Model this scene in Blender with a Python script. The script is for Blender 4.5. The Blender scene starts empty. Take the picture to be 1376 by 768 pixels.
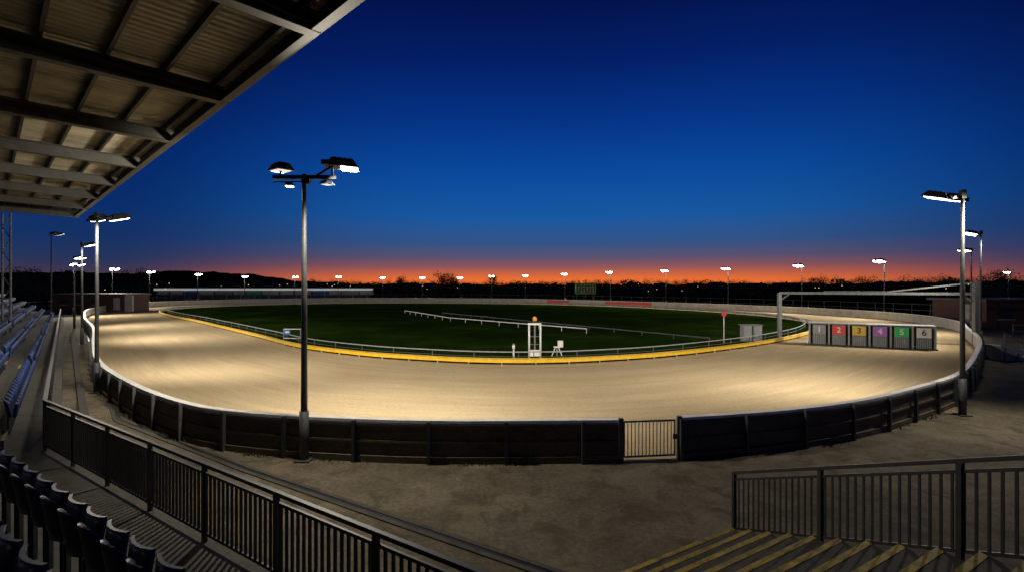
import bpy, math, random, bisect
from mathutils import Vector, Matrix
random.seed(7)
S = bpy.context.scene
COL = S.collection

# ------------------------------------------------------------ materials
def new_mat(name):
    m = bpy.data.materials.new(name); m.use_nodes = True
    nt = m.node_tree
    for n in list(nt.nodes): nt.nodes.remove(n)
    out = nt.nodes.new('ShaderNodeOutputMaterial')
    b = nt.nodes.new('ShaderNodeBsdfPrincipled')
    nt.links.new(b.outputs[0], out.inputs[0])
    return m, nt, b

def N(nt, t, **kw):
    n = nt.nodes.new(t)
    for k, v in kw.items():
        if k in n.inputs.keys(): n.inputs[k].default_value = v
        else: setattr(n, k, v)
    return n

def coords(nt, scale=(1, 1, 1), kind='Object'):
    tc = nt.nodes.new('ShaderNodeTexCoord'); mp = nt.nodes.new('ShaderNodeMapping')
    mp.inputs['Scale'].default_value = scale
    nt.links.new(tc.outputs[kind], mp.inputs[0])
    return mp.outputs[0]

def ramp(nt, fac, stops):
    r = nt.nodes.new('ShaderNodeValToRGB')
    e = r.color_ramp.elements
    while len(e) < len(stops): e.new(0.5)
    for i, (p, c) in enumerate(stops):
        e[i].position = p
        e[i].color = (c[0], c[1], c[2], 1) if hasattr(c, '__len__') else (c, c, c, 1)
    nt.links.new(fac, r.inputs[0])
    return r.outputs[0]

def mixc(nt, fac, a, b, mode='MIX'):
    m = nt.nodes.new('ShaderNodeMix'); m.data_type = 'RGBA'; m.blend_type = mode
    for sock, v in ((m.inputs[0], fac), (m.inputs[6], a), (m.inputs[7], b)):
        if hasattr(v, 'is_linked') or isinstance(v, bpy.types.NodeSocket): nt.links.new(v, sock)
        elif isinstance(v, (int, float)): sock.default_value = v
        else: sock.default_value = (v[0], v[1], v[2], 1)
    return m.outputs[2]

def bump(nt, b, h, strength=0.3, dist=0.02):
    bn = nt.nodes.new('ShaderNodeBump'); bn.inputs['Strength'].default_value = strength
    bn.inputs['Distance'].default_value = dist
    nt.links.new(h, bn.inputs['Height']); nt.links.new(bn.outputs[0], b.inputs['Normal'])

def mat_var(name, c1, c2, scale=3, rough=0.7, metal=0.0, bmp=0.15, spots=None, stretch=(1, 1, 1), emit=0):
    m, nt, b = new_mat(name)
    co = coords(nt, stretch)
    n1 = N(nt, 'ShaderNodeTexNoise', Scale=scale, Detail=6.0, Roughness=0.65); nt.links.new(co, n1.inputs['Vector'])
    n2 = N(nt, 'ShaderNodeTexNoise', Scale=scale * 9, Detail=4.0); nt.links.new(co, n2.inputs['Vector'])
    f = mixc(nt, 0.4, n1.outputs[0], n2.outputs[0])
    c = ramp(nt, f, [(0.35, c1), (0.65, c2)])
    if spots:
        sp = ramp(nt, n1.outputs[0], [(0.56, 0.0), (0.66, 1.0)])
        c = mixc(nt, sp, c, spots)
    nt.links.new(c, b.inputs['Base Color'])
    b.inputs['Roughness'].default_value = rough; b.inputs['Metallic'].default_value = metal
    if emit:
        nt.links.new(c, b.inputs['Emission Color']); b.inputs['Emission Strength'].default_value = emit; m.cycles.emission_sampling = 'NONE'
    bump(nt, b, f, bmp, 0.01)
    return m

def mat_emit(name, col, strength):
    m, nt, b = new_mat(name)
    b.inputs['Base Color'].default_value = (0.8, 0.8, 0.8, 1)
    b.inputs['Emission Color'].default_value = (*col, 1)
    b.inputs['Emission Strength'].default_value = strength
    m.cycles.emission_sampling = 'NONE'
    return m

M_steel = mat_var('galvanised_steel', (.10, .105, .11), (.22, .23, .23), 4, .55, .5)
M_steeld = mat_var('dark_painted_steel', (.014, .015, .015), (.035, .035, .033), 5, .5, .2)
M_roofst = mat_var('roof_steelwork', (.03, .029, .025), (.065, .062, .052), 2, .6, .2)
M_black = mat_var('black_painted_metal', (.012, .012, .013), (.03, .03, .03), 6, .45, .2)
M_pole = mat_var('weathered_pole_paint', (.035, .038, .042), (.08, .085, .09), 5, .6, .2)
M_white = mat_var('white_paint', (.5, .5, .47), (.78, .77, .73), 3, .5, 0, .1)
M_cream = mat_var('aged_white_board', (.26, .24, .19), (.5, .47, .39), 1.2, .75, 0, .2)
M_panel = mat_var('brown_weathered_board', (.036, .027, .015), (.14, .11, .065), 1.1, .85, 0, .4, (.05, .055, .028), (1, 1, 2.5))
M_yellow = mat_var('yellow_paint', (.5, .3, .012), (.75, .48, .02), 3, .5)
M_yellowd = mat_var('worn_yellow_paint', (.06, .05, .025), (.5, .36, .04), 4, .75)
M_red = mat_var('red_paint', (.5, .02, .015), (.7, .04, .03), 3, .5)
M_green = mat_var('green_paint', (.02, .38, .08), (.04, .5, .12), 3, .5)
M_purple = mat_var('purple_paint', (.3, .08, .42), (.4, .14, .55), 3, .5)
M_blue = mat_var('blue_paint', (.02, .08, .35), (.04, .16, .5), 3, .5)
M_grey = mat_var('grey_paint', (.17, .18, .19), (.3, .31, .32), 3, .6)
M_seat = mat_var('blue_plastic_seat', (.012, .036, .14), (.024, .06, .22), 3, .5)
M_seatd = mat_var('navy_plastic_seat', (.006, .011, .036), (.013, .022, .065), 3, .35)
M_conc = mat_var('terrace_concrete', (.03, .028, .023), (.085, .078, .064), 1.5, .9, 0, .4, (.025, .022, .017))
M_brick = mat_var('red_brick', (.05, .02, .014), (.10, .04, .028), 6, .85)
M_roofd = mat_var('dark_roof', (.03, .03, .03), (.06, .06, .06), 3, .7)
M_foliage = mat_var('dark_foliage', (.012, .02, .008), (.05, .06, .025), .4, .95)
M_orange = mat_var('orange_paint', (.6, .22, .02), (.8, .35, .04), 3, .5)
M_fascia = mat_var('self_glowing_white_fascia', (.55, .56, .52), (.75, .76, .72), .3, .6, 0, .1, None, (1, 1, 1), .35)  # plain white fascia; emission added so it looks lit, no lamp behind
M_glass = mat_emit('lit_floodlight_glass', (1, .96, .86), 14)
M_glassf = mat_emit('lit_floodlight_glass_far', (1, .96, .86), 45)
M_glassdim = mat_emit('dim_floodlight_glass', (1, .95, .85), .8)
M_town = mat_emit('warm_town_light', (1, .65, .3), 2.0)

# corrugated roof sheet
M_sheet, nt, b = new_mat('corrugated_roof_sheet')
co = coords(nt, (1, .35, 1), 'UV')
n1 = N(nt, 'ShaderNodeTexNoise', Scale=.9, Detail=8.0, Roughness=.7); nt.links.new(co, n1.inputs['Vector'])
nt.links.new(ramp(nt, n1.outputs[0], [(.35, (.18, .16, .11)), (.5, (.35, .315, .23)), (.62, (.45, .41, .31))]), b.inputs['Base Color'])
b.inputs['Roughness'].default_value = .6

# sand
M_sand, nt, b = new_mat('raked_sand')
co = coords(nt, (1, 1, 1), 'UV')
mp = N(nt, 'ShaderNodeMapping'); mp.inputs['Scale'].default_value = (.07, .6, 1); nt.links.new(co, mp.inputs[0])
st = N(nt, 'ShaderNodeTexNoise', Scale=1.2, Detail=9.0, Roughness=.72, Distortion=.7); nt.links.new(mp.outputs[0], st.inputs['Vector'])
mp2 = N(nt, 'ShaderNodeMapping'); mp2.inputs['Scale'].default_value = (.12, 5, 1); nt.links.new(co, mp2.inputs[0])
st2 = N(nt, 'ShaderNodeTexNoise', Scale=2.2, Detail=6.0, Roughness=.7, Distortion=.5); nt.links.new(mp2.outputs[0], st2.inputs['Vector'])
mp3 = N(nt, 'ShaderNodeMapping'); mp3.inputs['Scale'].default_value = (.03, 1.6, 1); mp3.inputs['Rotation'].default_value = (0, 0, .02); mp3.inputs['Location'].default_value = (7, 3, 0); nt.links.new(co, mp3.inputs[0])
st3 = N(nt, 'ShaderNodeTexNoise', Scale=1.0, Detail=5.0, Distortion=.6); nt.links.new(mp3.outputs[0], st3.inputs['Vector'])
bl = N(nt, 'ShaderNodeTexNoise', Scale=.25, Detail=8.0, Roughness=.65); nt.links.new(co, bl.inputs['Vector'])
fi = N(nt, 'ShaderNodeTexNoise', Scale=7.0, Detail=9.0, Roughness=.85); nt.links.new(co, fi.inputs['Vector'])
base = ramp(nt, st.outputs[0], [(.34, (.33, .25, .145)), (.5, (.42, .33, .2)), (.66, (.49, .395, .255))])
base = mixc(nt, .28, base, ramp(nt, st2.outputs[0], [(.36, (.24, .18, .1)), (.5, (.42, .33, .205)), (.64, (.54, .44, .29))]))
base = mixc(nt, ramp(nt, st3.outputs[0], [(.54, 0.0), (.62, .3), (.68, .08)]), base, (.25, .19, .11))
base = mixc(nt, ramp(nt, bl.outputs[0], [(.45, 0.0), (.7, .35)]), base, (.28, .21, .12))
base = mixc(nt, .35, base, ramp(nt, fi.outputs[0], [(.35, (.18, .135, .075)), (.62, (.6, .49, .33))]))
nt.links.new(base, b.inputs['Base Color']); b.inputs['Roughness'].default_value = 1.0; b.inputs['Specular IOR Level'].default_value = 0.0
h = mixc(nt, .65, st2.outputs[0], fi.outputs[0]); bump(nt, b, h, .7, .07)

# infield grass
M_grass, nt, b = new_mat('infield_grass')
co = coords(nt)
g1 = N(nt, 'ShaderNodeTexNoise', Scale=.12, Detail=8.0, Roughness=.7); nt.links.new(co, g1.inputs['Vector'])
g2 = N(nt, 'ShaderNodeTexNoise', Scale=3.0, Detail=8.0, Roughness=.8); nt.links.new(co, g2.inputs['Vector'])
gg = mixc(nt, .4, g1.outputs[0], g2.outputs[0])
nt.links.new(ramp(nt, gg, [(.38, (.005, .013, .002)), (.5, (.012, .029, .004)), (.64, (.036, .058, .010))]), b.inputs['Base Color'])
b.inputs['Roughness'].default_value = 1; b.inputs['Specular IOR Level'].default_value = 0
bump(nt, b, g2.outputs[0], .8, .06)

# far fields
M_field, nt, b = new_mat('dark_field')
co = coords(nt)
g1 = N(nt, 'ShaderNodeTexNoise', Scale=.02, Detail=8.0); nt.links.new(co, g1.inputs['Vector'])
nt.links.new(ramp(nt, g1.outputs[0], [(.4, (.008, .011, .006)), (.6, (.022, .026, .014))]), b.inputs['Base Color'])
b.inputs['Roughness'].default_value = 1; b.inputs['Specular IOR Level'].default_value = 0

# apron
M_apron, nt, b = new_mat('worn_tarmac')
co = coords(nt)
a1 = N(nt, 'ShaderNodeTexNoise', Scale=.35, Detail=9.0, Roughness=.65); nt.links.new(co, a1.inputs['Vector'])
a2 = N(nt, 'ShaderNodeTexNoise', Scale=9.0, Detail=8.0, Roughness=.8); nt.links.new(co, a2.inputs['Vector'])
a3 = N(nt, 'ShaderNodeTexNoise', Scale=1.2, Detail=8.0, Distortion=.6, Roughness=.65); nt.links.new(co, a3.inputs['Vector'])
a4 = N(nt, 'ShaderNodeTexVoronoi', Scale=55.0); nt.links.new(co, a4.inputs['Vector'])
vc = N(nt, 'ShaderNodeTexVoronoi', Scale=.2, feature='DISTANCE_TO_EDGE')
dist = N(nt, 'ShaderNodeVectorMath', operation='ADD'); nt.links.new(co, dist.inputs[0])
sc = N(nt, 'ShaderNodeVectorMath', operation='SCALE'); sc.inputs['Scale'].default_value = 1.2
nt.links.new(a3.outputs['Color'], sc.inputs[0]); nt.links.new(sc.outputs[0], dist.inputs[1]); nt.links.new(dist.outputs[0], vc.inputs['Vector'])
c = ramp(nt, a1.outputs[0], [(.36, (.062, .050, .032)), (.5, (.13, .108, .072)), (.64, (.225, .19, .135))])
c = mixc(nt, .45, c, ramp(nt, a2.outputs[0], [(.35, (.034, .028, .019)), (.65, (.235, .2, .145))]))
c = mixc(nt, ramp(nt, a3.outputs[0], [(.50, 0.0), (.62, .65)]), c, (.055, .046, .028))
c = mixc(nt, ramp(nt, vc.outputs['Distance'], [(0.0, .35), (.006, 0.0)]), c, (.02, .018, .013))
c = mixc(nt, ramp(nt, a4.outputs['Distance'], [(.1, .25), (.3, 0.0)]), c, (.25, .23, .19))
nt.links.new(c, b.inputs['Base Color']); b.inputs['Roughness'].default_value = .9; b.inputs['Specular IOR Level'].default_value = .2
bump(nt, b, a2.outputs[0], .7, .04)

# ------------------------------------------------------------ mesh builder
class B:
    def __init__(s, mats): s.v = []; s.f = []; s.m = []; s.sm = []; s.mats = mats
    def face(s, idx, mi=0, sm=False): s.f.append(idx); s.m.append(mi); s.sm.append(sm)
    def hexa(s, p, mi=0):
        o = len(s.v); s.v += [tuple(q) for q in p]
        for q in ((0, 3, 2, 1), (4, 5, 6, 7), (0, 1, 5, 4), (1, 2, 6, 5), (2, 3, 7, 6), (3, 0, 4, 7)):
            s.face([o + i for i in q], mi)
    def beam(s, a, b_, w, h, mi=0, up=(0, 0, 1)):
        a = Vector(a); b_ = Vector(b_); d = (b_ - a).normalized(); up = Vector(up)
        if abs(d.dot(up)) > .99: up = Vector((0, 1, 0))
        x = d.cross(up).normalized() * w / 2; y = x.normalized().cross(d) * h / 2
        s.hexa([a - x - y, a + x - y, a + x + y, a - x + y, b_ - x - y, b_ + x - y, b_ + x + y, b_ - x + y], mi)
    def box(s, c, size, mi=0, rot=0.0):
        cx, cy, cz = c; a, e, g = [k / 2 for k in size]; co, si = math.cos(rot), math.sin(rot)
        P = []
        for z in (-g, g):
            for (x, y) in ((-a, -e), (a, -e), (a, e), (-a, e)):
                P.append((cx + x * co - y * si, cy + x * si + y * co, cz + z))
        s.hexa(P, mi)
    def cyl(s, a, b_, r1, r2=None, mi=0, n=10):
        r2 = r1 if r2 is None else r2
        a = Vector(a); b_ = Vector(b_); d = (b_ - a).normalized()
        up = Vector((0, 0, 1)) if abs(d.z) < .95 else Vector((1, 0, 0))
        x = d.cross(up).normalized(); y = x.cross(d)
        o = len(s.v)
        for (p, r) in ((a, r1), (b_, r2)):
            for i in range(n):
                t = 2 * math.pi * i / n
                s.v.append(tuple(p + x * (r * math.cos(t)) + y * (r * math.sin(t))))
        for i in range(n):
            j = (i + 1) % n; s.face([o + i, o + j, o + n + j, o + n + i], mi, True)
        s.face([o + i for i in range(n)][::-1], mi); s.face([o + n + i for i in range(n)], mi)
    def sweep(s, pts, o0, o1, z0, z1, mi=0, closed=False):
        A = offset(pts, o0, closed); C = offset(pts, o1, closed); o = len(s.v)
        for p, q in zip(A, C):
            s.v += [(p[0], p[1], z0), (q[0], q[1], z0), (q[0], q[1], z1), (p[0], p[1], z1)]
        n = len(pts)
        for i in range(n if closed else n - 1):
            a = o + 4 * i; c = o + 4 * ((i + 1) % n)
            for k in range(4):
                l = (k + 1) % 4; s.face([a + k, c + k, c + l, a + l], mi)
        if not closed:
            s.face([o, o + 1, o + 2, o + 3], mi); e = o + 4 * (n - 1); s.face([e + 3, e + 2, e + 1, e], mi)
    def obj(s, name, parent=None, loc=None, rotz=0, recalc=True):
        me = bpy.data.meshes.new(name); me.from_pydata(s.v, [], s.f)
        for m in s.mats: me.materials.append(m)
        me.polygons.foreach_set('material_index', s.m); me.polygons.foreach_set('use_smooth', s.sm)
        if recalc:
            import bmesh
            bm = bmesh.new(); bm.from_mesh(me); bmesh.ops.recalc_face_normals(bm, faces=bm.faces); bm.to_mesh(me); bm.free()
        me.update()
        ob = bpy.data.objects.new(name, me); COL.objects.link(ob)
        if loc: ob.location = loc
        ob.rotation_euler[2] = rotz
        if parent: ob.parent = parent
        return ob

def offset(pts, d, closed=False):
    n = len(pts); out = []
    for i in range(n):
        p = Vector(pts[i][:2])
        a = Vector(pts[(i - 1) % n][:2]) if (closed or i > 0) else None
        c = Vector(pts[(i + 1) % n][:2]) if (closed or i < n - 1) else None
        ns = []
        if a is not None: t = (p - a).normalized(); ns.append(Vector((-t.y, t.x)))
        if c is not None: t = (c - p).normalized(); ns.append(Vector((-t.y, t.x)))
        m = ns[0] if len(ns) == 1 else (ns[0] + ns[1]).normalized()
        k = 1 / max(.5, m.dot(ns[0]))
        q = p + m * d * k; out.append((q.x, q.y))
    return out

def catmull(P, closed, step=1.0):
    n = len(P); res = []
    g = (lambda i: Vector(P[i % n])) if closed else (lambda i: Vector(P[max(0, min(n - 1, i))]))
    for i in range(n if closed else n - 1):
        p0, p1, p2, p3 = g(i - 1), g(i), g(i + 1), g(i + 2)
        k = 24
        for j in range(k):
            t = j / k
            res.append(.5 * ((2 * p1) + (p2 - p0) * t + (2 * p0 - 5 * p1 + 4 * p2 - p3) * t * t + (3 * p1 - p0 - 3 * p2 + p3) * t ** 3))
    res.append(g(0) if closed else g(n - 1))
    out = resample(res, step)
    return out[:-1] if closed else out

def resample(pts, step):
    pts = [Vector(p[:2]) for p in pts]; L = [0]
    for a, c in zip(pts, pts[1:]): L.append(L[-1] + (c - a).length)
    n = max(1, round(L[-1] / step)); out = []
    for k in range(n + 1):
        s = L[-1] * k / n; i = min(len(pts) - 2, max(0, bisect.bisect_right(L, s) - 1))
        seg = L[i + 1] - L[i]; t = (s - L[i]) / seg if seg > 0 else 0
        q = pts[i].lerp(pts[i + 1], t); out.append((q.x, q.y))
    return out

def tang(pts, i):
    a = Vector(pts[max(0, i - 1)]); c = Vector(pts[min(len(pts) - 1, i + 1)]); return (c - a).normalized()

# ------------------------------------------------------------ track curves (metres)
OUT = [(4.45,13.72),(7.6,14.5),(10.6,15.7),(13.9,17.7),(18.2,20.8),(24,26.5),(31.5,34.5),(38.3,43),(45.4,52.3),(50,63),(50.5,75),
 (46.5,88),(39.5,101),(29.5,114),(18,127),(5,138),(-10,145),(-28,150),(-45,149.5),(-60,143),(-73,131),(-79,116),(-76,99),(-66,80),
 (-49,58.7),(-36,44),(-25.9,31.7),(-19.2,23.8),(-13.6,18.4),(-9.8,15.4),(-7.45,14.3),(-4.7,13.7),(-1.7,13.4),(2.85,13.5)]
INN = [(1.4,29.9),(5,30.7),(10.2,33),(17,37.7),(23.5,43.4),(29.5,50.2),(34.7,58.6),(38.2,68.8),(38,82),(32.5,105.5-7),(19.8,118),(2.3,130),
 (-17.6,136),(-37.6,136.5),(-52,131),(-64,118),(-67,103),(-60.5,88),(-50,75),(-40,64.6),(-30,53.6),(-21.9,44.6),(-15.8,37.7),(-10,33.3),(-5.8,31.3),(-2.1,30.1)]
wall = catmull(OUT, False, 1.0)
inner = catmull(INN, True, 1.0)
CX, CY = -8, 72
def polar(pts):
    a = sorted((math.atan2(p[1] - CY, p[0] - CX), math.hypot(p[0] - CX, p[1] - CY)) for p in pts)
    a = [(a[-1][0] - 2 * math.pi, a[-1][1])] + a + [(a[0][0] + 2 * math.pi, a[0][1])]
    ks = [t for t, _ in a]
    def f(th):
        i = max(0, min(len(a) - 2, bisect.bisect_right(ks, th) - 1))
        t = (th - ks[i]) / max(1e-9, ks[i + 1] - ks[i]); return a[i][1] * (1 - t) + a[i + 1][1] * t
    return f
rout = polar(wall); rinn = polar(inner)
NT = 720; NR = 8
me = bpy.data.meshes.new('sand_track'); V = []; F = []; UV = []
arc = 0; last = None; arcs = []
for i in range(NT + 1):
    th = -math.pi + 2 * math.pi * i / NT
    a, o = rinn(th) - .3, rout(th)
    mid = (CX + (a + o) / 2 * math.cos(th), CY + (a + o) / 2 * math.sin(th))
    if last: arc += math.dist(last, mid)
    last = mid; arcs.append(arc)
    for j in range(NR + 1):
        r = a + (o - a) * j / NR
        V.append((CX + r * math.cos(th), CY + r * math.sin(th), 0.0))
        UV.append((arc, (j / NR) * 16.0))
for i in range(NT):
    for j in range(NR):
        k = i * (NR + 1) + j; F.append((k, k + 1, k + NR + 2, k + NR + 1))
me.from_pydata(V, [], F); me.materials.append(M_sand)
uv = me.uv_layers.new(name='UVMap')
for l in me.loops: uv.data[l.index].uv = UV[l.vertex_index]
track = bpy.data.objects.new('sand_track', me); COL.objects.link(track)
if me.polygons[0].normal.z < 0: me.flip_normals()

bi = B([M_grass]); ring = [(x, y, .02) for x, y in offset(inner, .25, True)]
bi.v = ring + [(CX, CY, .02)]; n = len(ring)
for i in range(n): bi.face([i, (i + 1) % n, n])
bi.obj('infield_grass')

g = B([M_field]); g.v = [(-6000, -3000, -.04), (6000, -3000, -.04), (6000, 9000, -.04), (-6000, 9000, -.04)]; g.face([0, 1, 2, 3]); g.obj('ground')
ap = B([M_apron]); ap.v = [(-75, -15, -.012), (75, -15, -.012), (75, 60, -.012), (62, 90, -.012), (50, 108, -.012), (-75, 108, -.012), (-100, 80, -.012)]; ap.face([0, 1, 2, 3, 4, 5, 6]); ap.obj('tarmac_apron')

# ------------------------------------------------------------ perimeter wall
w = B([M_panel, M_cream, M_white, M_pole, M_conc])
w.sweep(wall, -.06, 0, .06, 1.02, 0)
w.sweep(wall, .003, .05, .05, 1.0, 1)
w.sweep(wall, -.09, .12, 1.023, 1.1, 2)
w.sweep(wall, -.10, -.063, .50, .56, 0)
w.sweep(wall, -.14, -.063, -.03, .16, 0)
w.sweep(wall, -.11, -.063, .93, 1.0, 3)
for i in range(0, len(wall), 2):
    p = Vector(wall[i]); t = tang(wall, i); nrm = Vector((t.y, -t.x)); q = p + nrm * .17
    w.box((q.x, q.y, .53), (.09, .1, 1.12), 3, math.atan2(t.y, t.x))
w.obj('track_perimeter_wall')

# weeds at the wall foot: little blades
wd = B([mat_var('weed_green', (.03, .06, .012), (.08, .1, .03), 8, .9)])
for i in range(len(wall)):
    if wall[i][1] > 26: continue
    t = tang(wall, i); nrm = Vector((t.y, -t.x))
    for k in range(random.choice((0, 0, 6, 15, 40))):
        p = Vector(wall[i]) + t * random.uniform(-.5, .5) + nrm * (.16 + abs(random.gauss(0, .09)))
        h = random.uniform(.03, .13); a = random.uniform(0, 6.28); dx, dy = math.cos(a) * .015, math.sin(a) * .015
        o = len(wd.v); wd.v += [(p.x - dx, p.y - dy, -.01), (p.x + dx, p.y + dy, -.01), (p.x + random.uniform(-.05, .05), p.y + random.uniform(-.05, .05), h)]
        wd.face([o, o + 1, o + 2])
wd.obj('weeds', recalc=False)

# gate
gt = B([M_pole, M_steel])
a = Vector((2.85, 13.5, 0)); c = Vector((4.45, 13.72, 0)); d = (c - a).normalized()
for p in (a + d * .0, c): gt.box((p.x, p.y - .1, .56), (.12, .12, 1.18), 0)
for z in (.12, 1.04): gt.beam(a + d * .1 + Vector((0, -.06, z)), c - d * .1 + Vector((0, -.06, z)), .045, .045, 1)
for k in range(15):
    p = a + d * (.1 + (1.6 - .2) * k / 14)
    gt.cyl((p.x, p.y - .06, .12), (p.x, p.y - .06, 1.04), .012 if 0 < k < 14 else .022, None, 1, 6)
gt.box((c.x - .12, c.y - .12, .62), (.1, .06, .12), 0)
gt.obj('track_gate')

# ------------------------------------------------------------ inner hare rail
NI = len(inner)
def near_run():
    s = set(i for i in range(NI) if inner[i][1] < 88 and inner[i][0] < 29.5 or (inner[i][1] < 50))
    st = max((i for i in s if (i - 1) % NI not in s), key=lambda i: inner[i][1])
    out = []; i = st
    while i in s: out.append(inner[i]); i = (i + 1) % NI
    return out
nr = near_run()
hr = B([M_yellow, M_pole, M_white, M_grey])
hr.sweep(nr, -.05, .0, .14, .38, 0)
hr.sweep(nr, -.12, .04, .383, .41, 0)
for i in range(0, len(nr), 2): hr.box((nr[i][0], nr[i][1], .06), (.07, .07, .16), 3)
off = offset(inner, 1.1, True)
hr.sweep(off, -.03, .03, .60, .66, 3, True)
hr.sweep(off, -.02, .02, .33, .36, 1, True)
for i in range(0, NI, 3): hr.cyl((off[i][0], off[i][1], 0), (off[i][0], off[i][1], .62), .03, None, 1, 6)
hr.obj('hare_rail')
fr = B([M_cream, M_steel])
k0 = next(i for i in range(NI) if inner[i] not in nr and inner[(i - 1) % NI] in nr)
far = []; i = k0
while inner[i] not in nr: far.append(inner[i]); i = (i + 1) % NI
fr.sweep(far, -.05, .0, .1, .45, 0)
fr.obj('inner_kerb_rail')

# infield white rails
ir = B([M_white])
def lowrail(P, h):
    for a, c in zip(P, P[1:]):
        a = Vector((*a, h)); c = Vector((*c, h)); ir.beam(a, c, .09, .09, 0)
        n = int((c - a).length / 3)
        for k in range(n + 1):
            p = a.lerp(c, k / max(1, n)); ir.cyl((p.x, p.y, 0), (p.x, p.y, h), .035, None, 0, 6)
lowrail([(-18, 86), (-8, 66.5), (7.2, 49.5)], .5)
ir.obj('white_infield_rail')
ir = B([M_pole]); lowrail([(-11, 81), (6, 56), (16, 41.5)], .4); ir.obj('grey_infield_rail')

# ------------------------------------------------------------ floodlights
LM = (1, .90, .73)
def floodlight(x, y, h, power, style='double', lit=True, aimdist=14, spot=150, blend=.7, spill=0, hs=1.15, spill_to=None, gap=None, farglass=False):
    inw = Vector((CX - x, CY - y, 0)).normalized()
    side = Vector((inw.y, -inw.x, 0))
    G = (M_glassf if farglass else M_glass) if lit else M_black
    bd = B([M_pole, M_black, G, M_glassdim])
    O = Vector((x, y, 0)); 
    bd.box((x, y, .01), (.4, .4, .04), 0); bd.cyl(O, O + Vector((0, 0, 1.3)), .12, .12, 0, 12)
    bd.cyl(O + Vector((0, 0, 1.3)), O + Vector((0, 0, h)), .085, .055, 0, 12)
    def head(c, f, sz=1.0, mi=2, tilt=.28, lens=(-1, 1)):
        f = f.normalized(); s_ = Vector((f.y, -f.x, 0))
        ff = (f * math.cos(tilt) + Vector((0, 0, math.sin(tilt)))).normalized(); nn = ff.cross(s_).normalized()
        if nn.z < 0: nn = -nn
        L, W, T = .36 * sz, .24 * sz, .15 * sz
        P = []
        for (zz, k) in ((-T * .3, 1.0), (T, .62)):
            for (a_, b_) in ((-1, -1), (1, -1), (1, 1), (-1, 1)):
                P.append(c + ff * a_ * L * k + s_ * b_ * W * k + nn * zz)
        bd.hexa(P, 1)
        P = []
        e_ = .05 if farglass else .03
        for (zz, k) in ((-T * .3 - e_ * sz, .62), (-T * .3 - .004, .78)):
            for (a_, b_) in ((lens[0], -1), (lens[1], -1), (lens[1], 1), (lens[0], 1)):
                P.append(c + ff * (a_ * L * k) + s_ * b_ * W * k + nn * zz)
        bd.hexa(P, mi)
        for k in range(4):
            q = c + ff * L * (-.45 + .3 * k) + nn * T * 1.02
            bd.beam(q - s_ * W * .5, q + s_ * W * .5, .02, .04 * sz, 1)
        bd.beam(c - ff * L * .7 + nn * T * .4, c - ff * L * 1.25 + nn * T * .2, .12 * sz, .1 * sz, 1)
        return c - nn * (.18)
    top = O + Vector((0, 0, h)); srcs = []
    if style == 'quad':
        A = Vector((1, .0, 0)); 
        a0 = top + A * -.82 + Vector((0, 0, -.08)); a1 = top + A * .85 + Vector((0, 0, -.08))
        bd.beam(a0, a1, .09, .1, 1); bd.beam(a0 + Vector((0, 0, -.13)), top + A * .0 + Vector((0, 0, -.2)), .03, .03, 1)
        bd.box(tuple(top + Vector((.08, -.05, -.16))), (.2, .16, .22), 1)
        srcs.append(head(top + A * -.66 + Vector((0, .1, .16)), Vector((-.75, .7, 0)), .95, 3, .05))
        head(top + A * -.45 + Vector((0, .15, -.27)), Vector((-.3, 1, 0)), .5, 2, .05)
        srcs.append(head(top + A * .98 + Vector((0, .1, .24)), Vector((1, .25, 0)), 1.2, 2, -.06, (-.1, 1.2)))
        head(top + A * .55 + Vector((0, .15, -.22)), Vector((.3, 1, 0)), .5, 3, .05)
        bd.beam(a0 + A * .2, a0 + A * .2 + Vector((0, 0, .2)), .05, .05, 1); bd.beam(a1 - A * .1, a1 - A * .1 + Vector((0, 0, .26)), .05, .05, 1)
        bd.beam(top + A * .3 + Vector((0, 0, -.06)), top + A * .75 + Vector((0, 0, .22)), .05, .05, 1)
    else:
        w_ = gap if gap else (.48 * hs if style == 'double' else .3)
        a0 = top - side * w_ + inw * .1; a1 = top + side * w_ + inw * .1
        bd.beam(a0, a1, .08, .08, 0)
        for q in (a0, a1):
            srcs.append(head(q + inw * .38 * hs + Vector((0, 0, .08)), inw + side * (.25 if q is a1 else -.25), hs, 2))
        bd.box(tuple(top + Vector((0, 0, .12))), (.16, .16, .3), 1)
    ob = bd.obj('floodlight_pole' if lit else 'unlit_floodlight_pole')
    def lamp(loc, tgt, pw, sp_, blend):
        ld = bpy.data.lights.new('flood_or_fill_lamp', 'SPOT'); ld.energy = pw; ld.color = LM
        ld.spot_size = math.radians(sp_); ld.spot_blend = blend; ld.shadow_soft_size = .22
        lo = bpy.data.objects.new('flood_or_fill_lamp', ld); COL.objects.link(lo); lo.parent = ob
        lo.location = loc; lo.rotation_euler = (tgt - loc).to_track_quat('-Z', 'Y').to_euler()
    if lit and power > 0:
        if style != 'quad': srcs = [top + inw * .75 + Vector((0, 0, -.25))]
        for k, sp in enumerate(srcs):
            tgt = Vector((x, y, 0)) + inw * aimdist
            if style == 'quad': tgt += side * (-9 if k == 0 else 9)
            lamp(sp + Vector((0, 0, -.12)), tgt, power, spot, blend)
        if spill:
            lamp(top + Vector((.6, -.35, -.15)), Vector(spill_to) if spill_to else O - inw * 3, spill, 165, .5)  # extra fill spot added to brighten the apron; most poles have no head for it
    return ob

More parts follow.
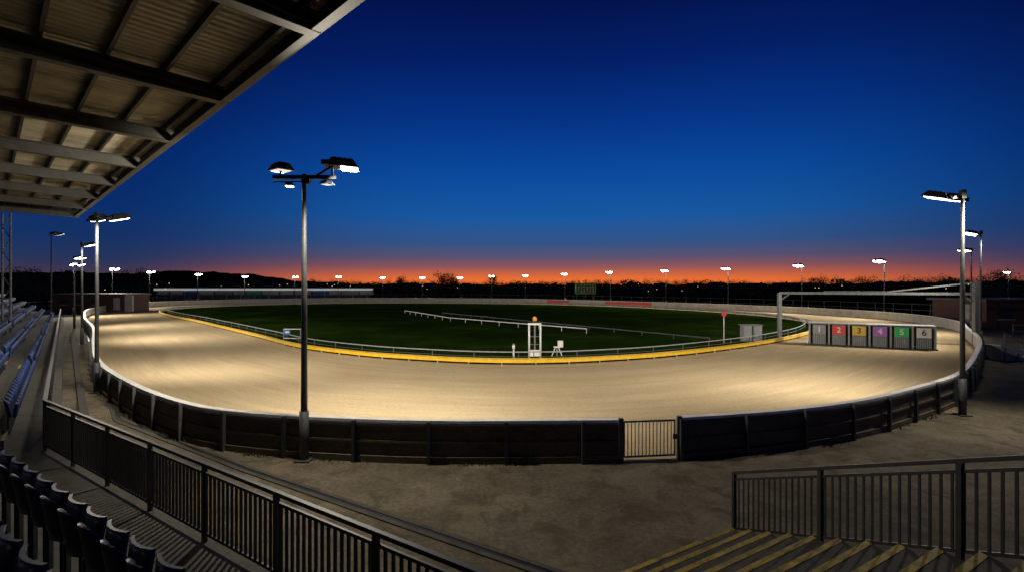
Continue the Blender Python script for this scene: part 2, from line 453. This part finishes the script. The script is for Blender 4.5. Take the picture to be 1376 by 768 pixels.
floodlight(-5.5, 13.55, 7.55, 8200, 'quad', aimdist=21, spot=145, blend=1, spill=1750, spill_to=(1.5, 9, 0))
floodlight(16.1, 18.3, 7.75, 10500, aimdist=24, spot=145, blend=1, spill=1650, spill_to=(10, 11, 0))
floodlight(-18.0, 22.2, 7.5, 8500, aimdist=24, spot=145, blend=1, spill=900)
floodlight(-34.1, 40.6, 7.8, 9500, spill=500, aimdist=20, spot=150, blend=1)
floodlight(-48.3, 56.5, 7.6, 9500, aimdist=18, spot=150, blend=1)
floodlight(-66.8, 78, 7.8, 8500, hs=1.4, farglass=True)
floodlight(34.6, 37.8, 8.4, 9800, spill=600, aimdist=20, spot=150, blend=1)
floodlight(43.5, 48.5, 7.9, 8500, spot=150, blend=1)
for (x, y, h) in [(-82, 105, 8), (-85, 120, 7.8), (-86, 140, 7.7), (-81, 155, 7.4), (-67, 158, 7.3), (-55, 162, 7.4), (-41.7, 165, 7.2), (-29, 165, 7.2),
                  (-16.8, 165, 7.2), (-6.3, 160, 7.6), (4, 152, 7.6), (14.7, 142, 7.8), (25, 130, 8), (35.2, 117, 8), (43.5, 103, 8), (49.6, 87.6, 8), (52, 71.5, 8)]:
    floodlight(x, y, h, 6200, aimdist=18, hs=1.6, gap=.45, farglass=True)
floodlight(126, 130, 8, 1500, 'single', hs=1.4, farglass=True)
floodlight(-54, 60, 10.6, 0, 'double', lit=False)

# ------------------------------------------------------------ starting traps
tr = B([M_black, M_grey, M_steel, M_white, M_blue, M_red, M_yellow, M_purple, M_green, M_panel])
L = Vector((23.6, 40.6, 0)); R = Vector((30.4, 36.8, 0)); d = (R - L).normalized(); rot = math.atan2(d.y, d.x); fn = Vector((d.y, -d.x, 0))
tot = (R - L).length; pitch = tot / 6
mid = (L + R) / 2 - fn * .5
tr.box((mid.x, mid.y, 1.70), (tot + .15, 1.4, .09), 1, rot)           # roof
tr.box(tuple((L + R) / 2 - fn * 1.15 + Vector((0, 0, .85))), (tot, .05, 1.5), 0, rot)  # rear doors
cols = [1, 5, 6, 7, 8, 3]
for k in range(7):
    p = L + d * pitch * k
    tr.box(tuple(p - fn * .5 + Vector((0, 0, .84))), (.1, 1.26, 1.62), 1, rot)
    tr.box(tuple(p + fn * .16 + Vector((0, 0, .84))), (.12, .06, 1.64), 1, rot)
for k in range(6):
    c = L + d * pitch * (k + .5)
    wd_ = pitch - .42
    tr.box(tuple(c + fn * .13 + Vector((0, 0, .82))), (wd_, .05, 1.55), 1, rot)
    tr.box(tuple(c + fn * .175 + Vector((0, 0, 1.22))), (wd_ * .96, .03, .7), cols[k], rot)
    for j in range(7):
        q = c + d * (-wd_ / 2 + .06 + (wd_ - .12) * j / 6) + fn * .175
        tr.beam(q + Vector((0, 0, .1)), q + Vector((0, 0, .82)), .02, .02, 0)
    tr.box(tuple(c + fn * .2 + Vector((0, 0, .83))), (wd_, .03, .05), 2, rot)
tr.box(tuple((L + R) / 2 - fn * .5 + Vector((0, 0, .05))), (tot + .3, 1.5, .08), 0, rot)
traps = tr.obj('greyhound_starting_traps')
def text(s_, loc, size, mat, parent, rz, name='number'):
    cu = bpy.data.curves.new(name, 'FONT'); cu.body = s_; cu.size = size; cu.extrude = .008; cu.align_x = 'CENTER'; cu.align_y = 'CENTER'; cu.offset = size * .015
    cu.materials.append(mat); o = bpy.data.objects.new(name, cu); COL.objects.link(o)
    o.location = loc; o.rotation_euler = (math.pi / 2, 0, rz); o.parent = parent
for k in range(6):
    c = L + d * pitch * (k + .5)
    text(str(k + 1), tuple(c + fn * .2 + Vector((0, 0, 1.22))), .58, M_black if k in (2, 5) else M_white, traps, rot)

# gantry
ga = B([M_steel, M_steeld, M_white])
gl = Vector((23.3, 44.6, 0)); gr = Vector((35.3, 39.0, 0)); up = Vector((0, 0, 1))
ga.beam(gl, gl + up * 4.0, .28, .28, 0); ga.beam(gr, gr + up * 4.9, .3, .3, 0)
ga.beam(gl + up * 4.0, gr + up * 4.0, .2, .2, 0)
ga.beam(gl.lerp(gr, .58) + up * 4.12, gr + up * 4.85, .1, .1, 0)
ga.beam(gl.lerp(gr, .25) + up * 4.15, gl.lerp(gr, .58) + up * 4.15, .06, .05, 0)
ga.beam(gl + up * 3.3, gl.lerp(gr, .06) + up * 3.95, .1, .1, 0)
ga.beam(gr + up * 3.3, gr.lerp(gl, .06) + up * 3.95, .1, .1, 0)
ga.obj('track_gantry')

# ------------------------------------------------------------ winning post etc.
wp = B([M_white, M_orange, M_steel, M_black])
bx, by = 1.45, 32.6
for sx in (-.36, .36): wp.cyl((bx + sx, by, 0), (bx + sx, by, 2.15), .06, None, 0, 8)
wp.beam((bx - .42, by, 2.2), (bx + .42, by, 2.2), .14, .12, 0)
wp.box((bx, by, 1.2), (.1, .08, 2.0), 2); wp.box((bx, by, .35), (.6, .1, .4), 0)
for z in (.9, 1.4): wp.beam((bx - .36, by, z), (bx + .36, by, z), .04, .04, 2)
wp.cyl((bx, by, 2.26), (bx, by, 2.4), .05, None, 3, 8)
wp.cyl((bx, by, 2.4), (bx, by, 2.56), .13, .15, 1, 12); wp.cyl((bx, by, 2.56), (bx, by, 2.68), .15, .05, 1, 12)
wp.obj('winning_post')
cm = B([M_white, M_grey])
cx, cy = 2.95, 33.6
cm.cyl((cx, cy, 0), (cx, cy, .55), .04, None, 1, 8); cm.box((cx, cy, .62), (.42, .3, .08), 0); cm.box((cx + .22, cy, .82), (.34, .28, .42), 0)
cm.beam((cx - .35, cy, .3), (cx + .35, cy, .3), .05, .05, 0); cm.beam((cx - .35, cy, 0), (cx - .1, cy, .6), .05, .05, 0); cm.beam((cx + .35, cy, 0), (cx + .1, cy, .6), .05, .05, 0)
cm.obj('photo_finish_camera')
la = B([M_white, M_grey]); lx, ly = .1, 32.2
la.cyl((lx, ly, 0), (lx, ly, .65), .05, None, 0, 8); la.cyl((lx, ly, .65), (lx, ly, .9), .09, .09, 0, 10); la.cyl((lx, ly, .9), (lx, ly, 1.0), .11, .03, 1, 10)
la.obj('marker_lantern')
rd = B([M_white, M_red]); rx, ry = 16.8, 40.6
rd.cyl((rx, ry, 0), (rx, ry, 2.3), .035, None, 0, 8); rd.cyl((rx, ry - .04, 2.4), (rx, ry + .02, 2.4), .2, .2, 1, 18)
rd.obj('distance_marker_post')
eq = B([M_grey, M_white, M_steel])
for dx in (0, .85): 
    eq.box((19.6 + dx, 42.9, .68), (.72, .6, 1.3), 0); eq.box((19.6 + dx, 42.58, .8), (.6, .03, .95), 0)
eq.box((20.0, 42.9, 1.37), (1.75, .7, .07), 2)
eq.obj('electrical_cabinet')
sg = B([M_blue, M_white, M_steel]); sx, sy = -18.0, 41.9
for q in (-.7, .7): sg.cyl((sx + q, sy, 0), (sx + q, sy, 1.1), .03, None, 2, 6)
sg.beam((sx - .7, sy, 1.1), (sx + .7, sy, 1.1), .05, .05, 1); sg.beam((sx - .7, sy, .35), (sx + .7, sy, .35), .05, .05, 1)
sg.box((sx - .38, sy - .04, .85), (.5, .04, .42), 0); sg.box((sx - .38, sy - .065, .86), (.3, .01, .14), 1)
sg.obj('infield_sign')

# ------------------------------------------------------------ far structures
hb = B([M_fascia, M_roofd, M_blue, M_green, M_yellow, M_red, M_grey, M_cream])
hb.box((-86, 178, 3.4), (74, 4.6, .7), 0); hb.box((-86, 178.4, 1.5), (72, 4, 3.1), 1)
x = -122; i = 0
while x < -52:
    wdt = random.uniform(3.5, 6.5)
    hb.box((x + wdt / 2, 176.2, 2.2), (wdt - .5, .12, 1.1), [7, 7, 2, 7, 6, 7, 3, 7][i % 8]); x += wdt; i += 1
for k in range(16): hb.box((-122 + k * 4.8, 175.9, 1.5), (.2, .2, 3.0), 6)
hb.obj('advertising_hoarding')
sb = B([M_green, M_black, M_steeld, M_yellow, M_grey])
sb.box((21.5, 150, 3.9), (6.0, 1.2, 3.2), 0); sb.box((21.5, 149.35, 3.9), (5.4, .1, 2.7), 1)
for q in (-2.5, 0, 2.5): sb.box((21.5 + q, 150, 1.2), (.3, .3, 2.4), 2)
for r_ in range(4):
    for c_ in range(6): sb.box((19.4 + c_ * .85, 149.28, 4.85 - r_ * .62), (.4, .04, .3), 3 if (r_ + c_) % 3 else 4)
sb.obj('tote_scoreboard')
rb = B([M_red, M_white])
k = min(range(len(wall)), key=lambda i: math.dist(wall[i], (29.5, 114))); 
for s0, s1 in ((k - 2, k + 12), (k + 22, k + 30)):
    seg = wall[s0:s1]; rb.sweep(seg, .06, .1, .15, .95, 0)
rb.obj('advertising_banner')
cb = B([M_brick, M_roofd, M_cream, M_black])
cb.box((-76, 95, 1.5), (13, 6, 3.0), 0); cb.box((-76, 95, 3.1), (13.6, 6.6, .25), 1); cb.box((-71, 91.95, 1.4), (1.1, .1, 2.2), 2)
for q in (-80.5, -78, -75): cb.box((q, 91.95, 1.8), (1.2, .1, 1), 3); cb.box((q, 91.9, 1.24), (1.35, .14, .08), 2)
cb.box((-68.8, 92, 1.5), (1.4, .3, 3.0), 2)
cb.obj('brick_kennel_building')
rbld = B([M_brick, M_roofd, M_cream, M_black])
rbld.box((58.5, 58, 1.5), (16, 7, 3.0), 0); rbld.box((58.5, 58, 3.1), (16.8, 7.8, .25), 1)
for q in (52.5, 55.5, 58.5): rbld.box((q, 54.45, 1.7), (1.6, .1, 1.2), 3); rbld.box((q, 54.4, 1.05), (1.8, .16, .09), 2)
rbld.box((50.45, 57, 1.5), (.1, 1.2, 2.2), 2)
rbld.obj('brick_clubhouse')
ms = B([M_green, M_steel, M_grey])
mx, my = 30.5, 32.3
for k in range(4): ms.box((mx + .42 * k, my, .45 - .11 * k), (.42, 1.3, .9 - .22 * k), 2)
ms.beam((mx - .3, my - .7, 1.0), (mx + 1.6, my - .7, .25), .06, .25, 2)
for k in range(3): ms.cyl((mx - .1 + .8 * k, my - .7, 0), (mx - .1 + .8 * k, my - .7, 1.7 - .5 * k), .03, None, 1, 6)
ms.beam((mx - .1, my - .7, 1.7), (mx + 1.5, my - .7, .75), .05, .05, 1)
ms.obj('access_steps')
wf = B([M_steel]);
P = [(46, 47), (52, 45), (60, 44)]
for a, c in zip(P, P[1:]):
    for z in (.5, 1.05): wf.beam((*a, z), (*c, z), .05, .05, 0)
    for k in range(5): q = Vector(a).lerp(Vector(c), k / 4); wf.cyl((q.x, q.y, 0), (q.x, q.y, 1.1), .035, None, 0, 6)
wf.obj('spectator_rail')
bf = B([M_steeld]); bp = resample(offset(wall[40:-40], -9), 3)
for i, p in enumerate(bp): bf.box((p[0], p[1], 1.0), (.09, .09, 2.0), 0)
for z in (.3, 1.1, 1.95): bf.sweep(bp, -.03, .03, z - .03, z + .03, 0)
bf.obj('boundary_fence')

# hills
def hillz(az):
    v = 8 + 20 * math.exp(-((az + 31) / 8.0) ** 2) + 15 * math.exp(-((az + 45) / 8) ** 2) + 3 * math.exp(-((az - 42) / 10) ** 2)
    return v + 1.0 * math.sin(az * .9) + .7 * math.sin(az * 2.3 + 1)
hl = B([M_field]); A = [a * .25 for a in range(-320, 321)]
for a in A:
    t = math.radians(a); z = hillz(a) + random.uniform(-.6, 1.1) + (random.random() < .15) * random.uniform(0, 2)
    hl.v += [(800 * math.sin(t), 800 * math.cos(t), -.5), (1000 * math.sin(t), 1000 * math.cos(t), z), (1500 * math.sin(t), 1500 * math.cos(t), z * .9)]
for i in range(len(A) - 1):
    for k in range(2): hl.face([3 * i + k, 3 * i + 3 + k, 3 * i + 4 + k, 3 * i + 1 + k])
hl.obj('distant_hills')

def tree(bd, x, y, h, wd_, dens=1.0):
    bd.cyl((x, y, 0), (x, y, h * .55), .022 * h, .01 * h, 1, 5)
    lobes = []
    for k in range(10):
        a = random.uniform(0, 6.28); rr = wd_ * random.uniform(.02, .38); z = h * (random.uniform(.3, .62) if k < 5 else random.uniform(.6, .84) )
        if k >= 5: rr *= .65
        c = Vector((x + math.cos(a) * rr, y + math.sin(a) * rr, z)); lobes.append((c, h * random.uniform(.13, .22)))
        bd.cyl((x, y, h * .25), tuple(c), .012 * h, .004 * h, 1, 4)
    for c, r in lobes:
        for k in range(int(90 * dens)):
            v = Vector((random.gauss(0, 1), random.gauss(0, 1), random.gauss(0, .8))).normalized() * r * random.random() ** .5 * 1.15
            p = c + v; s_ = random.uniform(.14, .36) * h / 9; o = len(bd.v)
            for q in range(3): bd.v.append((p.x + random.uniform(-s_, s_), p.y + random.uniform(-s_, s_), p.z + random.uniform(-s_, s_)))
            bd.face([o, o + 1, o + 2], 0)
tm = B([M_foliage, M_roofd])
az = -62
while az < 62:
    t = math.radians(az); D = random.uniform(230, 330); dep_ = D * math.cos(t)
    top_px = 9.5 if abs(az) < 30 else 14
    if az < -20 and az > -38: top_px = 10
    h = 4.6 + random.uniform(.45, 1.2) * top_px / 688 * dep_
    tree(tm, D * math.sin(t), D * math.cos(t), h, h * random.uniform(.9, 1.7), .55)
    az += random.uniform(.2, .6)
for (px, py, D, ww) in ((595, 363, 230, 1.2), (606, 366, 235, 1.1), (541, 367, 240, .9), (662, 366, 240, .8), (1160, 367, 200, 1.4), (1355, 360, 150, 1.3), (1335, 363, 150, 1.3), (1230, 368, 190, 1.5), (1100, 371, 200, 1.4), (40, 356, 150, 1.3), (85, 357, 150, 1.3), (15, 358, 140, 1.2), (165, 361, 200, 1.0), (188, 360, 200, 1.0)):
    h = 4.6 + (384 - py) / 688 * D; tree(tm, (px - 688) / 688 * D, D, h, h * ww, 1.3)
tm.obj('distant_tree_line', recalc=False)
hd = B([M_foliage])
for k in range(15000):
    t = math.radians(random.uniform(-60, 60)); D = random.uniform(215, 235); x = D * math.sin(t); y = D * math.cos(t)
    z = random.random() ** .8 * (4.8 + 1.4 * math.sin(t * 37) + 1.2 * math.sin(t * 91)); o = len(hd.v)
    for q in range(3): hd.v.append((x + random.uniform(-1, 1), y + random.uniform(-1, 1), max(0, z + random.uniform(-.6, .6))))
    hd.face([o, o + 1, o + 2])
hd.obj('hedge', recalc=False)
# far houses with pitched roofs
hs_ = B([M_brick, M_roofd])
for k in range(26):
    t = math.radians(random.uniform(-46, 48)); D = random.uniform(380, 480); x = D * math.sin(t); y = D * math.cos(t)
    w2, d2, e = random.uniform(4, 7), 4.5, random.uniform(4.2, 5.2); rg = e + random.uniform(1.8, 2.6)
    hs_.box((x, y, e / 2), (2 * w2, 2 * d2, e), 0)
    o = len(hs_.v); hs_.v += [(x - w2 - .3, y - d2 - .3, e + .01), (x + w2 + .3, y - d2 - .3, e + .01), (x + w2 + .3, y + d2 + .3, e + .01), (x - w2 - .3, y + d2 + .3, e + .01), (x - w2 - .3, y, rg), (x + w2 + .3, y, rg)]
    for f in ((0, 1, 5, 4), (2, 3, 4, 5), (0, 4, 3), (1, 2, 5), (0, 3, 2, 1)): hs_.face([o + i for i in f], 1)
    hs_.box((x + w2 * .6, y, rg), (.9, .7, 1.6), 0)
hs_.obj('distant_houses')
tl = B([M_town])
for k in range(46):
    t = math.radians(random.choice((random.uniform(-40, 45), random.uniform(8, 45), random.uniform(-44, -15)))); D = random.uniform(205, 214) if k % 3 else 780
    z = random.uniform(2.5, 5.5) if D < 500 else random.uniform(3, 7)
    s_ = .16 if D < 500 else .7; tl.box((D * math.sin(t), D * math.cos(t), z), (s_, s_, s_), 0)
tl.obj('distant_town_lights')

# ------------------------------------------------------------ grandstand terrace
W = Vector((-.658, .753)); P0 = Vector((-.32, 4.57)); BP = Vector((-10.4, 11.4))
U = (BP - P0).normalized()
start = P0 - U * 2.6
FL = [tuple(start), tuple(BP), tuple(BP + W * 62)]
edges = [0, 1.0, 1.7, 2.5, 3.3, 4.1, 4.9, 5.7, 7.5]
tc_ = B([M_conc, M_yellowd])
for k in range(len(edges) - 1):
    tc_.sweep(FL, edges[k] + (0 if k else -.25), edges[k + 1], -.02, .95 + .42 * k, 0)
def frame(arc):
    l1 = (BP - start).length
    if arc < l1: return start + U * arc, U
    return BP + W * (arc - l1), W
L1 = (BP - start).length
aisles = [L1 + 1.2, L1 + 13, L1 + 27, L1 + 41]
for A_ in aisles:
    p, t = frame(A_); nl = Vector((-t.y, t.x)); r_ = math.atan2(t.y, t.x)
    for k in range(1, 7):
        e = edges[k]; c = p + nl * (e - .16); z = .95 + .42 * (k - 1)
        tc_.box((c.x, c.y, z + .105), (1.15, .3, .206), 0, r_)
        c1 = p + nl * (e - .29); tc_.box((c1.x, c1.y, z + .213), (1.14, .06, .012), 1, r_)
        c2 = p + nl * (e + .035); tc_.box((c2.x, c2.y, z + .426), (1.14, .06, .012), 1, r_)
tc_.obj('grandstand_terrace')

def seat(bd, c, z, t, mi=0, hi=True):
    nl = Vector((-t.y, t.x)); nu, nv = (6, 5) if hi else (3, 2)
    def surf(f, th):
        o = len(bd.v)
        for side in (0, 1):
            for j in range(nv + 1):
                for i in range(nu + 1):
                    a, b_ = i / nu * 2 - 1, j / nv
                    x, y, zz = f(a, b_); y += th * side
                    q = c + t * x + nl * y; bd.v.append((q.x, q.y, z + zz))
        M = (nu + 1) * (nv + 1)
        for j in range(nv):
            for i in range(nu):
                k = o + j * (nu + 1) + i
                bd.face([k, k + 1, k + nu + 2, k + nu + 1], mi, True); bd.face([M + k + nu + 1, M + k + nu + 2, M + k + 1, M + k], mi, True)
        per = [j for j in range(nu + 1)] + [j * (nu + 1) + nu for j in range(1, nv + 1)] + [nv * (nu + 1) + i for i in range(nu - 1, -1, -1)] + [j * (nu + 1) for j in range(nv - 1, 0, -1)]
        for a, b_ in zip(per, per[1:] + per[:1]): bd.face([o + a, o + b_, o + M + b_, o + M + a], mi)
    surf(lambda a, b_: (a * (.22 - .05 * b_ * b_), .13 - .09 * a * a + .07 * b_, .42 + b_ * .42 - .09 * b_ * abs(a) ** 3), .018)
    surf(lambda a, b_: (a * .2, .02 - .05 * a * a - .05 * b_, .40 + b_ * .33), .03)
    if hi:
        for s_ in (-.2, .2):
            q = c + t * s_ + nl * .1; bd.beam((q.x, q.y, z), (q.x, q.y, z + .45), .03, .05, 1)
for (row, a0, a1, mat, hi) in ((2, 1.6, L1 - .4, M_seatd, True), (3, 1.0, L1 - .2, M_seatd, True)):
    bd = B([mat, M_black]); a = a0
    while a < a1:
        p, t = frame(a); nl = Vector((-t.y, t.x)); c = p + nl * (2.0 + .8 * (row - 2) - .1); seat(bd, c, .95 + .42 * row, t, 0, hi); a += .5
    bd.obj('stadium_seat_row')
for row in range(0, 7):
    bd = B([M_seat, M_black]); a = L1 + 2.4
    while a < L1 + 60:
        if all(abs(a - A_) > .85 for A_ in aisles):
            p, t = frame(a); nl = Vector((-t.y, t.x)); c = p + nl * (edges[row] + .35 + (.25 if row == 0 else 0)); seat(bd, c, .95 + .42 * row, t, 0, a < L1 + 14)
        a += .5
    bd.obj('stadium_seat_row')

def railing(name, pts, h=1.1, bal=.115, post=1.75, mat=M_black, wide=.055, bot=.12, bw=.014):
    bd = B([mat, mat])
    for a, c in zip(pts, pts[1:]):
        a = Vector(a); c = Vector(c); Ln = (c - a).length
        bd.beam(a + Vector((0, 0, h)), c + Vector((0, 0, h)), wide, .05, 0)
        bd.beam(a + Vector((0, 0, h - .12)), c + Vector((0, 0, h - .12)), .03, .04, 0)
        bd.beam(a + Vector((0, 0, bot)), c + Vector((0, 0, bot)), .03, .04, 0)
        n = int(Ln / bal)
        for k in range(n + 1):
            p = a.lerp(c, k / n); bd.beam(p + Vector((0, 0, bot)), p + Vector((0, 0, h - .12)), bw, .03, 0, up=(c - a).normalized())
        n = max(1, round(Ln / post))
        for k in range(n + 1):
            p = a.lerp(c, k / n); bd.beam(p + Vector((0, 0, -.05)), p + Vector((0, 0, h)), .06, .06, 0, up=(c - a).normalized())
    return bd.obj(name)
z0 = .95
railing('terrace_railing', [(*(P0 - U * 2.3), z0), (BP.x, BP.y, z0)], 1.1, .115, 1.75, M_steeld, .055, .12, .03)
railing('terrace_railing', [(BP.x, BP.y, z0), (*(BP + W * 60), z0)], 1.1, .16, 2.0, M_steeld, .08)

dr = B([M_conc, M_black])
dl = [(3.4, 6.45), (-6.7, 12.9), (-13.5, 17.6), (-47, 56.3)]
dr.sweep(dl, -.16, -.05, -.02, .012, 0); dr.sweep(dl, .05, .16, -.02, .012, 0); dr.sweep(dl, -.047, .047, -.02, .0, 1)
dr.obj('drainage_channel')
kb = B([M_conc]); kb.sweep([(-10.2, 13.6), (-14, 18.2 - 1.2), (-45, 52.5)], 0, .25, -.02, .12); kb.obj('kerb')

# ------------------------------------------------------------ grandstand roof
E = Vector((-.716, .698, 0)).normalized(); Bk = Vector((-.698, -.716, 0)).normalized(); EP = Vector((-2.33, 7.9, 9.0)) + Bk * .22
s0, s1, dep, rise = -9.0, 34.2, 13.0, .02
def RP(s_, t_, dz=0): return EP + E * s_ + Bk * t_ + Vector((0, 0, rise * t_ + dz))
me = bpy.data.meshes.new('roof_sheet'); V = []; F = []; UVs = []
n = int((s1 - s0) / .055); prof = [0, 0, .035, .035]
for i in range(n + 1):
    s_ = s0 + (s1 - s0) * i / n
    for t_ in (-.25, dep / 2, dep):
        V.append(tuple(RP(s_, t_, .36 + prof[i % 4]))); UVs.append((s_, t_))
for i in range(n):
    for k in range(2): F.append((3 * i + k, 3 * i + k + 1, 3 * i + k + 4, 3 * i + k + 3))
me.from_pydata(V, [], F); me.materials.append(M_sheet); u = me.uv_layers.new(name='UVMap')
for l in me.loops: u.data[l.index].uv = UVs[l.vertex_index]
roof = bpy.data.objects.new('grandstand_roof', None); COL.objects.link(roof)
sheet = bpy.data.objects.new('roof_sheet', me); COL.objects.link(sheet); sheet.parent = roof
fb = B([M_roofst, M_steel, M_sheet])
t_ = .12
while t_ < dep:   # purlins
    fb.beam(RP(s0, t_, .27), RP(s1, t_, .27), .07, .17, 0); t_ += 1.0
def Sof(x): return (Vector((x[0], x[1], 0)) - Vector((EP.x, EP.y, 0))).dot(E)
sb0 = Sof((-6.8, 11.8))
k = -3
while True:
    s_ = sb0 + 4.7 * k
    if s_ > s1 + .5: break
    if s_ > s0:  # I-beam rafters
        fb.beam(RP(s_, -.1, .165), RP(s_, dep, .165), .24, .03, 0); fb.beam(RP(s_, -.1, -.16), RP(s_, dep, -.22), .24, .03, 0)
        fb.beam(RP(s_, -.1, .0), RP(s_, dep, -.03), .03, .31, 0)
        q = RP(s_, dep - 1.0); fb.beam(Vector((q.x, q.y, 0)), Vector((q.x, q.y, q.z)), .3, .3, 0)
    k += 1
fb.beam(RP(s1, -.2, .1), RP(s1, dep, .1), .12, .55, 0)
fb.beam(RP(s0, -.22, .2), RP(s1, -.22, .2), .06, .42, 0)
fb.beam(RP(s0, -.36, .3), RP(s1, -.36, .3), .16, .14, 0)
fb.beam(RP(s0, .0, -.1), RP(s1, .0, -.1), .14, .14, 0)
fb.obj('roof_frame', roof)
top = B([M_roofd]); P = [RP(s0, -.25, .42), RP(s1, -.25, .42), RP(s1, dep, .42), RP(s0, dep, .42)]
top.v = [tuple(p) for p in P]; top.face([0, 1, 2, 3]); top.obj('roof_top', roof, recalc=False)
lc = B([M_steel]); c0 = Vector((-31.2, 31.6, 0))
for dx in (-.25, .25): lc.beam(c0 + Vector((dx, 0, 0)), c0 + Vector((dx, 0, 9.1)), .08, .08, 0)
for k in range(12): lc.beam(c0 + Vector((-.25 if k % 2 else .25, 0, k * .75)), c0 + Vector((.25 if k % 2 else -.25, 0, k * .75 + .75)), .04, .04, 0)
lc.obj('lattice_column')

# ------------------------------------------------------------ access stairs on the right
st_ = B([M_conc, M_yellowd])
R0 = Vector((4.04, 9.4)); sdir = Vector((-.268, .963)); nz = Vector((.85, .53)).normalized(); Ls = .44; rs = .17; Wd = 4.6
NS = 13
for k in range(NS):
    a = R0 - sdir * (Ls * k); c = R0 - sdir * (Ls * (k + 1)) if k < NS - 1 else a - sdir * 3
    q = [a, c, c - nz * Wd, a - nz * Wd]; z = rs * (k + 1)
    st_.hexa([(p.x, p.y, -.02) for p in q] + [(p.x, p.y, z) for p in q], 0)
    n1 = a - sdir * .09
    q = [a + sdir * .006, n1, n1 - nz * Wd, a + sdir * .006 - nz * Wd]
    st_.hexa([(p.x, p.y, z - .05) for p in q] + [(p.x, p.y, z + .006) for p in q], 1)
st_.obj('concrete_stairs')
e1 = R0 - sdir * 5.6
railing('stair_railing', [(R0.x + .04, R0.y - .0, .06), (e1.x + .04, e1.y, .06 + 5.6 * rs / Ls)], 1.12, .13, 2.15, M_steeld, .06, .1)

# ------------------------------------------------------------ world sky (dusk)
Wd_ = bpy.data.worlds.new('World'); S.world = Wd_; Wd_.use_nodes = True
nt = Wd_.node_tree; bg = nt.nodes['Background']
tc = nt.nodes.new('ShaderNodeTexCoord'); sx = nt.nodes.new('ShaderNodeSeparateXYZ'); nt.links.new(tc.outputs['Generated'], sx.inputs[0])
def srgb(r, g_, b_): return tuple(((c / 255) / 12.92 if c / 255 <= .04045 else ((c / 255 + .055) / 1.055) ** 2.4) for c in (r, g_, b_))
def E_(y, k=1.0): return k * math.sin(math.atan((384 - y) / 688))
RA = [(0, (242, 116, 48)), (E_(375), (236, 112, 50)), (E_(368), (202, 100, 66)), (E_(359), (144, 86, 88)), (E_(347), (92, 82, 110)), (E_(328), (52, 84, 134)), (E_(292), (24, 88, 160)), (E_(240), (11, 75, 158)), (E_(170), (6, 53, 136)), (E_(90), (4, 32, 104)), (E_(0), (3, 18, 74)), (.9, (1, 7, 35))]
q = .76
RB = [(0, (100, 60, 62)), (E_(374, q), (88, 58, 68)), (E_(362, q), (60, 54, 80)), (E_(345, q), (38, 52, 90)), (E_(318, q), (22, 50, 100)), (E_(270, q), (10, 46, 106)), (E_(200, q), (5, 38, 102)), (E_(100, q), (3, 24, 82)), (E_(0, q), (2, 14, 60)), (.9, (1, 6, 30))]
ra = ramp(nt, sx.outputs[2], [(p, srgb(*c)) for p, c in RA]); rb_ = ramp(nt, sx.outputs[2], [(p, srgb(*c)) for p, c in RB])
vm = nt.nodes.new('ShaderNodeVectorMath'); vm.operation = 'MULTIPLY'; vm.inputs[1].default_value = (1, 1, 0); nt.links.new(tc.outputs['Generated'], vm.inputs[0])
nm = nt.nodes.new('ShaderNodeVectorMath'); nm.operation = 'NORMALIZE'; nt.links.new(vm.outputs[0], nm.inputs[0])
dt = nt.nodes.new('ShaderNodeVectorMath'); dt.operation = 'DOT_PRODUCT'; dt.inputs[1].default_value = (math.sin(math.radians(7)), math.cos(math.radians(7)), 0); nt.links.new(nm.outputs[0], dt.inputs[0])
mr = nt.nodes.new('ShaderNodeMapRange'); mr.interpolation_type = 'SMOOTHSTEP'; mr.inputs[1].default_value = .70; mr.inputs[2].default_value = 1.0
nt.links.new(dt.outputs['Value'], mr.inputs[0])
nt.links.new(mixc(nt, mr.outputs[0], rb_, ra), bg.inputs[0]); bg.inputs[1].default_value = 1.0

# ------------------------------------------------------------ camera
cd = bpy.data.cameras.new('camera'); cam = bpy.data.objects.new('camera', cd); COL.objects.link(cam)
cd.sensor_width = 36; cd.lens = 18; cam.location = (0, 0, 4.6); cam.rotation_euler = (math.pi / 2, 0, 0); cd.clip_end = 20000; cd.clip_start = .05
S.camera = cam
S.view_settings.view_transform = 'Standard'; S.view_settings.look = 'None'; S.view_settings.exposure = 0
